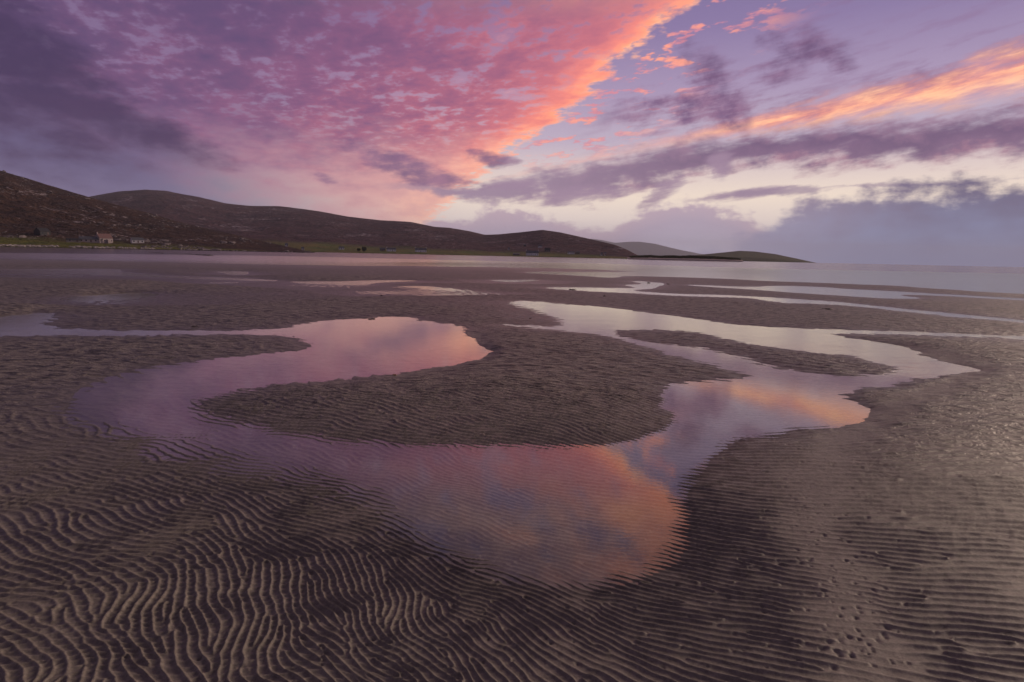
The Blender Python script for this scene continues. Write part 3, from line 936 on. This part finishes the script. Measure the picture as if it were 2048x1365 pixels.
def hill_material(name, grass_top, browns, grass, rock, rock_amt, scale, rock_lo=0.0):
    """heather moor over green apron, with grey rock showing through"""
    m, N, out = material(name)
    p = pos(N)
    rise = attr_node(N, 'rise')
    px, py, pz = N.sep(p)
    pp = N.vmath('MULTIPLY', p, (scale, scale, scale))
    n1 = N.noise(pp, 0.010, 5, 0.6)
    n2 = N.noise(pp, 0.045, 5, 0.65)
    n3 = N.noise(pp, 0.20, 4, 0.65)
    moor = N.mix(N.sst(n2 * .6 + n1 * .4, 0.36, 0.64), browns[0], browns[1])
    moor = N.mix(N.sst(n3, 0.42, 0.66) * 0.85, moor, browns[2])
    gr = N.mix(N.sst(n2, 0.35, 0.65), grass[0], grass[1])
    gm = N.sst(rise + (n1 - 0.5) * grass_top * 1.5 + (n2 - .5) * grass_top * 0.7, grass_top * 1.25, grass_top * 0.55)
    base = N.mix(gm, moor, gr)
    vor = N.noise(N.vmath('MULTIPLY', pp, (1.0, 1.0, 1.6)), 0.15, 6, 0.72)
    patch = N.noise(pp, 0.016, 3, 0.5)
    rm = N.sst(vor + (patch - 0.5) * 0.55 + (N.sst(rise, 0.05, 0.5) - 0.5) * 0.04, 0.66 - rock_amt, 0.73 - rock_amt) * N.sst(rise, rock_lo, rock_lo + .06)
    base = N.mix(rm, base, N.mix(n3, rock, tuple(c * 1.5 for c in rock)))
    nrm = bump(N, n3 * 4.0 + n2 * 9.0, 1.0, 1.0)
    principled(N, out, base, 0.95, nrm, 0.15)
    return m


HM_NEAR = hill_material('near_moor', .17, [(.030, .017, .017), (.072, .037, .024), (.014, .009, .010)], [(.065, .08, .014), (.125, .12, .022)], (.22, .19, .195), .035, 1.0, .10)
HM_RANGE = hill_material('far_moor', .17, [(.046, .022, .036), (.088, .038, .044), (.016, .009, .016)], [(.075, .10, .026), (.13, .105, .036)], (.20, .17, .19), .04, 0.55, .12)
HM_HEAD = hill_material('headland_turf', .9, [(.055, .050, .035), (.07, .06, .035), (.035, .03, .028)], [(.055, .066, .030), (.075, .078, .034)], (.17, .15, .15), .0, 0.7)
HM_FAR = hill_material('distant_moor', .1, [(.07, .06, .07), (.08, .065, .07), (.05, .045, .05)], [(.06, .07, .05), (.07, .07, .05)], (.2, .18, .19), .0, 0.2)
add('left_hillside', NEAR.mesh('left_hillside'), HM_NEAR, kind='structure')
add('hill_range', RANGE.mesh('hill_range'), HM_RANGE, kind='structure')
add('distant_hill', FAR.mesh('distant_hill'), HM_FAR, kind='structure')
add('headland', HEAD.mesh('headland'), HM_HEAD, kind='structure')


def plain(name, c, rough=0.85, spec=0.25, var=0.25, scale=3.0, bumpd=0.0):
    m, N, out = material(name)
    p = pos(N)
    n = N.noise(p, scale, 4, 0.6)
    base = N.mix(N.sst(n, .3, .7), tuple(v * (1 - var) for v in c), tuple(v * (1 + var) for v in c))
    principled(N, out, base, rough, bump(N, n, .5, bumpd) if bumpd else None, spec)
    return m


M_DUNE = plain('pale_dune_sand', (.40, .33, .29), .9, .2, .12, .3)
M_MARRAM = plain('marram_grass', (.060, .058, .024), .9, .15, .45, .35)
M_ROCK = plain('grey_gneiss', (.13, .112, .115), .9, .2, .35, .8, .3)
M_SHORE = plain('pale_shore_rock', (.30, .27, .265), .9, .2, .35, .8, .3)
M_WEED = plain('black_bladder_weed', (.018, .013, .011), .6, .4, .5, 1.5, .2)
add('sand_dune', DUNE.mesh('sand_dune'), M_DUNE, kind='structure')


def ico():
    g = (1 + 5 ** .5) / 2
    v = np.array([(-1, g, 0), (1, g, 0), (-1, -g, 0), (1, -g, 0), (0, -1, g), (0, 1, g), (0, -1, -g), (0, 1, -g), (g, 0, -1), (g, 0, 1), (-g, 0, -1), (-g, 0, 1)]) / math.sqrt(1 + g * g)
    f = np.array([(0, 11, 5), (0, 5, 1), (0, 1, 7), (0, 7, 10), (0, 10, 11), (1, 5, 9), (5, 11, 4), (11, 10, 2), (10, 7, 6), (7, 1, 8), (3, 9, 4), (3, 4, 2), (3, 2, 6), (3, 6, 8), (3, 8, 9), (4, 9, 5), (2, 4, 11), (6, 2, 10), (8, 6, 7), (9, 8, 1)])
    return v, f


def rock_field(name, places, rng, flat=.6):
    """many lumps of stone in one mesh: (x, y, z, size)"""
    v, f = ico()
    VV, FF = [], []
    for k, (x, y, z, s) in enumerate(places):
        d = v * (1 + rng.uniform(-.3, .3, (12, 1))) * np.array([s * rng.uniform(.8, 1.7), s * rng.uniform(.7, 1.2), s * flat * rng.uniform(.6, 1.2)])
        a = rng.uniform(0, 6.28)
        d = d @ np.array([[math.cos(a), math.sin(a), 0], [-math.sin(a), math.cos(a), 0], [0, 0, 1]])
        VV.append(d + (x, y, z))
        FF.append(f + 12 * k)
    return mesh_np(name, np.concatenate(VV), np.concatenate(FF), smooth=False)


rng = np.random.default_rng(12)
pl = []
while len(pl) < 950:                                     # outcrops strewn over the nearer slope
    a, t = rng.uniform(NEAR.a[60], NEAR.a[-1]), rng.uniform(.04, 1.0) ** 1.2
    q = NEAR.on(a, t)
    c = fbm(np.array([q[0] / 60]), np.array([q[1] / 60 + q[2] / 30]), 3, 77)[0]
    if c > .12 + rng.uniform(-.12, .2):
        pl.append((q[0], q[1], q[2] - .1, rng.uniform(.5, 1.5) * (1 + 1.2 * (rng.random() < .1))))
add('hillside_boulders', rock_field('hillside_boulders', pl, rng), M_ROCK, kind='stuff', label='pale grey boulders and outcrops strewn over the brown left hillside')
pl = []
for a in np.linspace(NEAR.a[40], NEAR.a[-2], 900):        # pale stones along the tide line of the nearer shore
    q = NEAR.on(a, rng.uniform(.004, .03))
    if fbm(np.array([a * 1.3]), np.array([2.0]), 2, 5)[0] > -.25:
        pl.append((q[0], q[1], q[2] + .1, rng.uniform(.35, 1.1)))
add('shore_stones', rock_field('shore_stones', pl, rng, .7), M_SHORE, kind='stuff', label='pale stones lining the green shore below the left hillside')
pl = []
for a in np.linspace(NEAR.a[40], NEAR.a[-1], 800):        # weed-blackened rocks just below them
    q = NEAR.on(a, .0)
    w = sm(np.array([a]), -40, -20)[0]
    pl.append((q[0] * .985, q[1] * .985, .9 + rng.uniform(-.1, .5) * w, rng.uniform(.5, 1.1) * (.5 + .6 * w)))
add('weedy_shore_rocks', rock_field('weedy_shore_rocks', pl, rng, .55), M_WEED, kind='stuff', label='black weed-covered rocks at the foot of the left shore')


def grass_field(name, places, rng, h, w):
    V = np.empty((len(places) * 3, 3))
    for k, (x, y, z) in enumerate(places):
        a = rng.uniform(0, 3.14)
        hh, ww = h * rng.uniform(.5, 1.3), w * rng.uniform(.6, 1.4)
        lx, ly = rng.normal(0, hh * .25, 2)
        V[3 * k] = (x - math.cos(a) * ww, y - math.sin(a) * ww, z - .2)
        V[3 * k + 1] = (x + math.cos(a) * ww, y + math.sin(a) * ww, z - .2)
        V[3 * k + 2] = (x + lx, y + ly, z + hh)
    return mesh_np(name, V, np.arange(len(V)).reshape(-1, 3), smooth=False)


pl = []
for _ in range(9000):
    t = rng.uniform(.30, 1.3)
    pl.append(DUNE.on(rng.uniform(DUNE.a[4], DUNE.a[-6]), t))
add('marram_grass', grass_field('marram_grass', [q for q in pl if q[2] > 2.6 + fbm(np.array([q[0] / 9.0]), np.array([q[1] / 9.0]), 2, 9)[0]], rng, 1.1, .35), M_MARRAM, kind='stuff', label='dark marram grass covering the low dune beyond the flats')
# ------------------------------------------------------------------ crofts on the far shores
import bmesh


def bm_mesh(name, bm, smooth=False):
    me = bpy.data.meshes.new(name)
    bmesh.ops.recalc_face_normals(bm, faces=bm.faces)
    bm.to_mesh(me)
    bm.free()
    for p in me.polygons:
        p.use_smooth = smooth
    return me


def box(bm, x0, x1, y0, y1, z0, z1):
    vs = [bm.verts.new(c) for c in ((x0, y0, z0), (x1, y0, z0), (x1, y1, z0), (x0, y1, z0), (x0, y0, z1), (x1, y0, z1), (x1, y1, z1), (x0, y1, z1))]
    for f in ((0, 3, 2, 1), (4, 5, 6, 7), (0, 1, 5, 4), (1, 2, 6, 5), (2, 3, 7, 6), (3, 0, 4, 7)):
        bm.faces.new([vs[i] for i in f])


def prism(bm, prof, x0, x1):
    """profile in (y,z) extruded along x"""
    a = [bm.verts.new((x0, y, z)) for y, z in prof]
    b = [bm.verts.new((x1, y, z)) for y, z in prof]
    n = len(prof)
    for i in range(n):
        bm.faces.new((a[i], a[(i + 1) % n], b[(i + 1) % n], b[i]))
    bm.faces.new(a[::-1])
    bm.faces.new(b)


M_WHITE = plain('white_harling', (.82, .80, .79), .9, .2, .06, .6)
M_CREAM = plain('pink_cream_harling', (.32, .27, .27), .9, .2, .06, .6)
M_DULL = plain('weathered_white_harling', (.52, .50, .52), .9, .2, .08, .6)
M_SLATE = plain('slate_roof', (.085, .09, .105), .7, .3, .2, 1.2)
M_REDROOF = plain('faded_red_roof', (.15, .085, .085), .8, .3, .15, 1.0)
M_TAR = plain('tarred_iron', (.022, .024, .030), .7, .3, .3, 1.0)
M_STONE = plain('bare_stone_wall', (.20, .18, .17), .95, .2, .3, 1.5)
M_PANE, _N, _o = material('dark_window_glass')
principled(_N, _o, (.02, .022, .03), .08, None, .6)
M_DOOR = plain('painted_door', (.09, .05, .05), .6, .4, .1, 2.0)
ROOTS = []


def empty(name, loc, rz, label, category, group=None):
    o = bpy.data.objects.new(name, None)
    COL.objects.link(o)
    o.location = loc
    o.rotation_euler = (0, 0, rz)
    o.empty_display_size = 1
    o['label'] = label
    o['category'] = category
    if group:
        o['group'] = group
    return o


def croft(hill, px, py, wpx, label, wall=M_WHITE, roof=M_SLATE, depth=5.5, eave=2.5, pitch=.62, chim=2, wins=3, dormers=0, porch=False, turn=0.0, name='cottage', cat='house', group='crofts along the far shore', door=True, dmin=0.004):
    p = hill.at(px, py, dmin)
    D = math.hypot(p[0], p[1])
    Lh = wpx * D / F_PX * .5 * (.86 if hill is NEAR else 1.0)
    rz = -math.atan2(p[0], p[1]) + R(turn)
    g = empty(name, tuple(p), rz, label, cat, group)
    dz = 1.2                                             # walls go down into the slope
    d = depth / 2
    zr = eave + d * pitch * 1.35
    bm = bmesh.new()
    prism(bm, [(-d, -dz), (d, -dz), (d, eave), (0, zr - .08), (-d, eave)], -Lh, Lh)
    add('wall', bm_mesh('wall', bm), wall, g)
    bm = bmesh.new()
    o, th = .25, .16
    sl = (zr - eave) / d
    prism(bm, [(-d - o, eave - o * sl + .02), (0, zr + .02), (d + o, eave - o * sl + .02), (d + o, eave - o * sl + th), (0, zr + th + .04), (-d - o, eave - o * sl + th)], -Lh - .08, Lh + .08)
    add('roof', bm_mesh('roof', bm), roof, g)
    for k in range(chim):
        x = (-Lh + .45) if k == 0 else (Lh - .45)
        bm = bmesh.new()
        box(bm, x - .42, x + .42, -.4, .4, zr - .5, zr + 1.0)
        box(bm, x - .30, x - .06, -.14, .12, zr + 1.0, zr + 1.35)
        box(bm, x + .06, x + .30, -.14, .12, zr + 1.0, zr + 1.35)
        add('chimney', bm_mesh('chimney', bm), wall, g)
    slots = wins + (1 if door else 0)
    for k in range(slots):
        x = -Lh + (k + .5) * 2 * Lh / slots
        bm = bmesh.new()
        if door and k == slots // 2:
            box(bm, x - .5, x + .5, -d - .05, -d + .05, 0.05, 2.05)
            add('door', bm_mesh('door', bm), M_DOOR, g)
        else:
            box(bm, x - .5, x + .5, -d - .04, -d + .05, .85, 2.0)
            add('window', bm_mesh('window', bm), M_PANE, g)
    for k in range(dormers):
        x = -Lh + (k + .5) * 2 * Lh / dormers
        bm = bmesh.new()
        prism(bm, [(-d * .75, eave), (-d * .75, eave + 1.5), (-d * .1, eave + 1.5), (-d * .1, eave + .4)], x - .85, x + .85)
        dm = add('dormer', bm_mesh('dormer', bm), wall, g)
        bm = bmesh.new()
        box(bm, x - .45, x + .45, -d * .75 - .05, -d * .75 + .05, eave + .35, eave + 1.3)
        add('window', bm_mesh('window', bm), M_PANE, dm)
    if porch:
        bm = bmesh.new()
        prism(bm, [(-d - 1.9, -dz), (-d + .1, -dz), (-d + .1, 2.7), (-d - 1.9, 2.1)], -1.3 + Lh * .3, 1.3 + Lh * .3)
        add('porch', bm_mesh('porch', bm), wall, g)
    return g


G1 = 'crofts below the left hillside'
croft(NEAR, 184, 485.5, 37, 'long low cream cottage with grey slate roof below the left hillside', M_CREAM, M_SLATE, 5.5, 2.4, .6, 2, 4, group=G1, turn=-4)
croft(NEAR, 210, 486, 24, 'taller cream house with faded red roof beside the long low cottage', M_CREAM, M_REDROOF, 7.5, 3.6, .7, 1, 3, porch=True, group=G1, turn=28)
croft(NEAR, 277, 486.5, 21, 'small white cottage with grey roof standing alone right of the red-roofed house', M_DULL, M_SLATE, 5.5, 2.6, .55, 0, 2, group=G1, turn=12)
croft(NEAR, 149, 485, 22, 'low dark shed just left of the long cream cottage', M_STONE, M_TAR, 4.5, 1.7, .4, 0, 1, group='dark farm sheds on the left hillside', name='shed', cat='shed')
croft(NEAR, 87, 470.5, 19, 'black tarred barn on the grass above the left shore', M_TAR, M_TAR, 7, 2.8, .6, 0, 1, group='dark farm sheds on the left hillside', name='barn', cat='barn', turn=38)
croft(NEAR, 573, 491.5, 6, 'tiny white croft high on the right tail of the left hillside', M_WHITE, M_SLATE, 4, 2.0, .5, 0, 1, group=G1)
G2 = 'crofts along the far shore'
croft(RANGE, 607, 502, 5, 'tiny white gable house at the tip of the left spit', M_WHITE, M_SLATE, 4.5, 2.6, .7, 0, 1)
croft(RANGE, 684, 500, 10, 'small grey-white bungalow below a bright green field', M_WHITE, M_SLATE, 5, 2.3, .5, 0, 2)
croft(RANGE, 766, 502, 11, 'grey stone outbuilding left of a white cottage', M_STONE, M_SLATE, 5, 2.3, .5, 0, 2, name='outbuilding', cat='outbuilding')
croft(RANGE, 783, 503, 18, 'white cottage with one chimney beside the grey stone outbuilding', M_WHITE, M_SLATE, 6, 2.7, .6, 1, 3)
croft(RANGE, 843, 504.5, 22, 'long white croft house with chimneys and dormers left of the bright green slope', M_WHITE, M_SLATE, 6, 3.0, .65, 2, 4, dormers=2)
croft(RANGE, 1019, 500.5, 4, 'tiny white hut on the green slope', M_WHITE, M_SLATE, 4, 2.2, .6, 0, 1)
croft(RANGE, 1033, 511, 13, 'low bare stone byre left of the largest white house', M_STONE, M_STONE, 5, 1.9, .4, 0, 1, name='byre', cat='byre')
croft(RANGE, 1066, 511.5, 25, 'largest white house with dark roof and dormers close to the water', M_WHITE, M_SLATE, 7, 3.2, .7, 2, 5, dormers=3, porch=True)
croft(RANGE, 1081, 496, 8, 'small white cottage high above the largest white house', M_WHITE, M_SLATE, 5, 2.4, .6, 0, 2)
croft(RANGE, 1096, 504, 11, 'dark-roofed grey house up the slope right of the largest white house', M_STONE, M_TAR, 6, 2.6, .7, 1, 2)
croft(RANGE, 1051, 493.5, 5, 'tiny grey hut highest on the green slope under the knoll', M_STONE, M_SLATE, 4, 2.0, .5, 0, 1)
croft(RANGE, 1143, 508.5, 14, 'long white bungalow under the right end of the knoll', M_WHITE, M_SLATE, 5, 2.4, .4, 0, 3)
croft(RANGE, 1156, 508, 7, 'short grey shed joined in line with the white bungalow', M_STONE, M_SLATE, 4.5, 2.0, .4, 0, 1, name='shed', cat='shed')
croft(RANGE, 1204, 511.5, 4, 'left one of two tiny white huts near the dune', M_WHITE, M_SLATE, 4, 2.4, .6, 0, 1)
croft(RANGE, 1211, 511, 3.4, 'right one of two tiny white huts near the dune', M_WHITE, M_SLATE, 4, 2.6, .7, 0, 1)

# telegraph pole behind the red-roofed house
p = NEAR.at(221, 482)
pole = empty('telegraph_pole', tuple(p), -math.atan2(p[0], p[1]), 'thin wooden telegraph pole behind the red-roofed house', 'pole')
M_WOOD = plain('weathered_pole_wood', (.16, .12, .09), .9, .2, .2, 2.0)
bm = bmesh.new()
bmesh.ops.create_cone(bm, cap_ends=True, segments=10, radius1=.17, radius2=.11, depth=9, matrix=Matrix.Translation((0, 0, 4)))
add('shaft', bm_mesh('shaft', bm), M_WOOD, pole)
for zc in (8.0, 7.4):
    bm = bmesh.new()
    box(bm, -.8, .8, -.18, -.10, zc - .06, zc + .06)
    arm = add('crossarm', bm_mesh('crossarm', bm), M_WOOD, pole)
    for xx in (-.6, .6):
        bm = bmesh.new()
        bmesh.ops.create_cone(bm, cap_ends=True, segments=8, radius1=.05, radius2=.03, depth=.16, matrix=Matrix.Translation((xx, -.14, zc + .14)))
        add('insulator', bm_mesh('insulator', bm), M_WHITE, arm)

# dark wind-bent bushes by the burn mouth
M_LEAF = plain('dark_willow_leaves', (.030, .036, .020), .8, .2, .5, 1.0)


def bush(px, py, wpx, hpx, label):
    p = RANGE.at(px, py, .002)
    D = math.hypot(p[0], p[1])
    w, h = wpx * D / F_PX / 2, hpx * D / F_PX
    rg = np.random.default_rng(int(px))
    g = empty('willow_bush', tuple(p), 0, label, 'bush', 'bushes at the burn mouth')
    bm = bmesh.new()
    for k in range(4):
        a = k * 1.57 + .4
        mt = Matrix.Translation((0, 0, h * .22)) @ Matrix.Rotation(a, 4, 'Z') @ Matrix.Rotation(.45, 4, 'Y') @ Matrix.Translation((0, 0, h * .12))
        bmesh.ops.create_cone(bm, cap_ends=True, segments=6, radius1=.16, radius2=.05, depth=h * .75, matrix=mt)
    add('trunk', bm_mesh('trunk', bm), M_WOOD, g)
    n = 2600
    q = rg.normal(0, 1, (n, 3))
    q /= np.linalg.norm(q, axis=1)[:, None]
    rad = rg.uniform(.45, 1, (n, 1)) ** .5 * (1 + .35 * fbm(q[:, 0] * 2 + 5, q[:, 1] * 2 + q[:, 2] * 2, 2, 3))[:, None]
    c = q * rad * np.array([w, w * .8, h * .48]) + (0, 0, h * .55)
    t1, t2 = rg.normal(0, .22, (n, 3)), rg.normal(0, .22, (n, 3))
    V = np.stack([c - t1, c + t1, c + t2], 1).reshape(-1, 3)
    add('crown', mesh_np('crown', V, np.arange(3 * n).reshape(-1, 3), False), M_LEAF, g)


bush(729, 504, 10, 9, 'larger dark bush at the burn mouth left of the grey outbuilding')
bush(718, 503, 7, 5, 'smaller dark bush left of the larger one at the burn mouth')


# ------------------------------------------------------------------ things left by the tide
def sand_z(x, y):
    z, _ = beach_height(np.array([[x, y]]))
    return float(z[0])


def seaweed(px, py, wpx, label, colour, seed, tall=.35):
    x, y = ground(px, py, .05)
    D = math.hypot(x, y)
    w = wpx * D / F_PX
    z = max(sand_z(x, y), 0.0)
    rg = np.random.default_rng(seed)
    g = empty('seaweed_clump', (x, y, z), 0, label, 'seaweed', 'seaweed stranded on the sand')
    for k in range(7):
        V, a = [], rg.uniform(0, 6.28)
        q = np.array([rg.uniform(-.25, .25) * w, rg.uniform(-.2, .2) * w, .004])
        n = 9
        wd = w * rg.uniform(.07, .13)
        for i in range(n + 1):
            t = i / n
            side = np.array([-math.sin(a), math.cos(a), rg.uniform(-.3, .3)])
            hh = tall * w * math.sin(t * 3.1) * rg.uniform(.5, 1)
            ww = wd * math.sin(.25 + t * 2.7)
            c = q + (0, 0, hh)
            V += [c - side * ww, c + side * ww, c + side * ww * .9 - (0, 0, w * .03), c - side * ww * .9 - (0, 0, w * .03)]
            q = q + np.array([math.cos(a), math.sin(a), 0]) * w * .075
            a += rg.normal(0, .55)
        F = [[i * 4 + j, i * 4 + (j + 1) % 4, i * 4 + 4 + (j + 1) % 4, i * 4 + 4 + j] for i in range(n) for j in range(4)]
        add('frond', mesh_np('frond', np.array(V), np.array(F)), colour, g)


M_KELP = plain('golden_kelp', (.22, .12, .03), .35, .6, .3, 30.0)
M_WRACK = plain('dark_wrack', (.030, .020, .014), .45, .5, .4, 20.0)
seaweed(790, 747, 10, 'small golden brown kelp scrap at the near edge of the upper left pool', M_KELP, 1, .3)
seaweed(745, 635, 14, 'dark wrack on the far edge of the upper left pool', M_WRACK, 2, .08)
seaweed(1657, 621, 15, 'dark wrack lying alone on the sandbank between the right hand channels', M_WRACK, 3, .12)
seaweed(1296, 565, 7, 'left one of two dark lumps of wrack at the fork of the far channel', M_WRACK, 4, .2)
seaweed(1337, 568, 7, 'right one of two dark lumps of wrack at the fork of the far channel', M_WRACK, 5, .2)
seaweed(1142, 578, 13, 'flat strand of wrack in the thin far channel right of the middle', M_WRACK, 6, .12)
seaweed(388, 652, 8, 'dark wrack on the sand just beyond the narrow left channel', M_WRACK, 7, .3)
seaweed(762, 591, 6, 'tiny dark wrack on the open sand beyond the upper left pool', M_WRACK, 8, .4)
seaweed(1209, 593, 7, 'tiny dark wrack on the smooth sand above the yellow-lit channel', M_WRACK, 9, .3)
seaweed(1061, 636, 5, 'tiny dark wrack on the sand spit by the channel narrows', M_WRACK, 10, .4)
seaweed(1470, 608, 8, 'thin dark wrack on the smooth bank below the far right channel', M_WRACK, 11, .15)

# a reef of weedy rocks out on the left flats
pl = []
for k in range(70):
    t = rng.random()
    px, py = np.interp(t, [0, .5, 1], [300, 365, 425]), np.interp(t, [0, .5, 1], [506.5, 508.5, 512])
    q = ground(px + rng.normal(0, 3), py + rng.normal(0, .25))
    pl.append((q[0], q[1], .02, rng.uniform(.25, .6)))
add('weedy_reef', rock_field('weedy_reef', pl, rng, .4), M_WEED, label='long low dark reef of weedy rocks on the left tide flat', category='reef')

# ------------------------------------------------------------------ the evening air over the bay
def make_haze():
    m, N, out = material('evening_haze')
    v = N.node('ShaderNodeVolumePrincipled')
    v.inputs['Color'].default_value = (0.84, 0.88, 1.0, 1)
    v.inputs['Density'].default_value = 6e-5
    N.l.new(v.outputs[0], out.inputs['Volume'])
    bm = bmesh.new()
    box(bm, -14800, 14800, -14800, 14800, -5, 440)
    add('haze', bm_mesh('haze', bm), m, kind='stuff', label='thin evening haze over the whole bay')


make_haze()
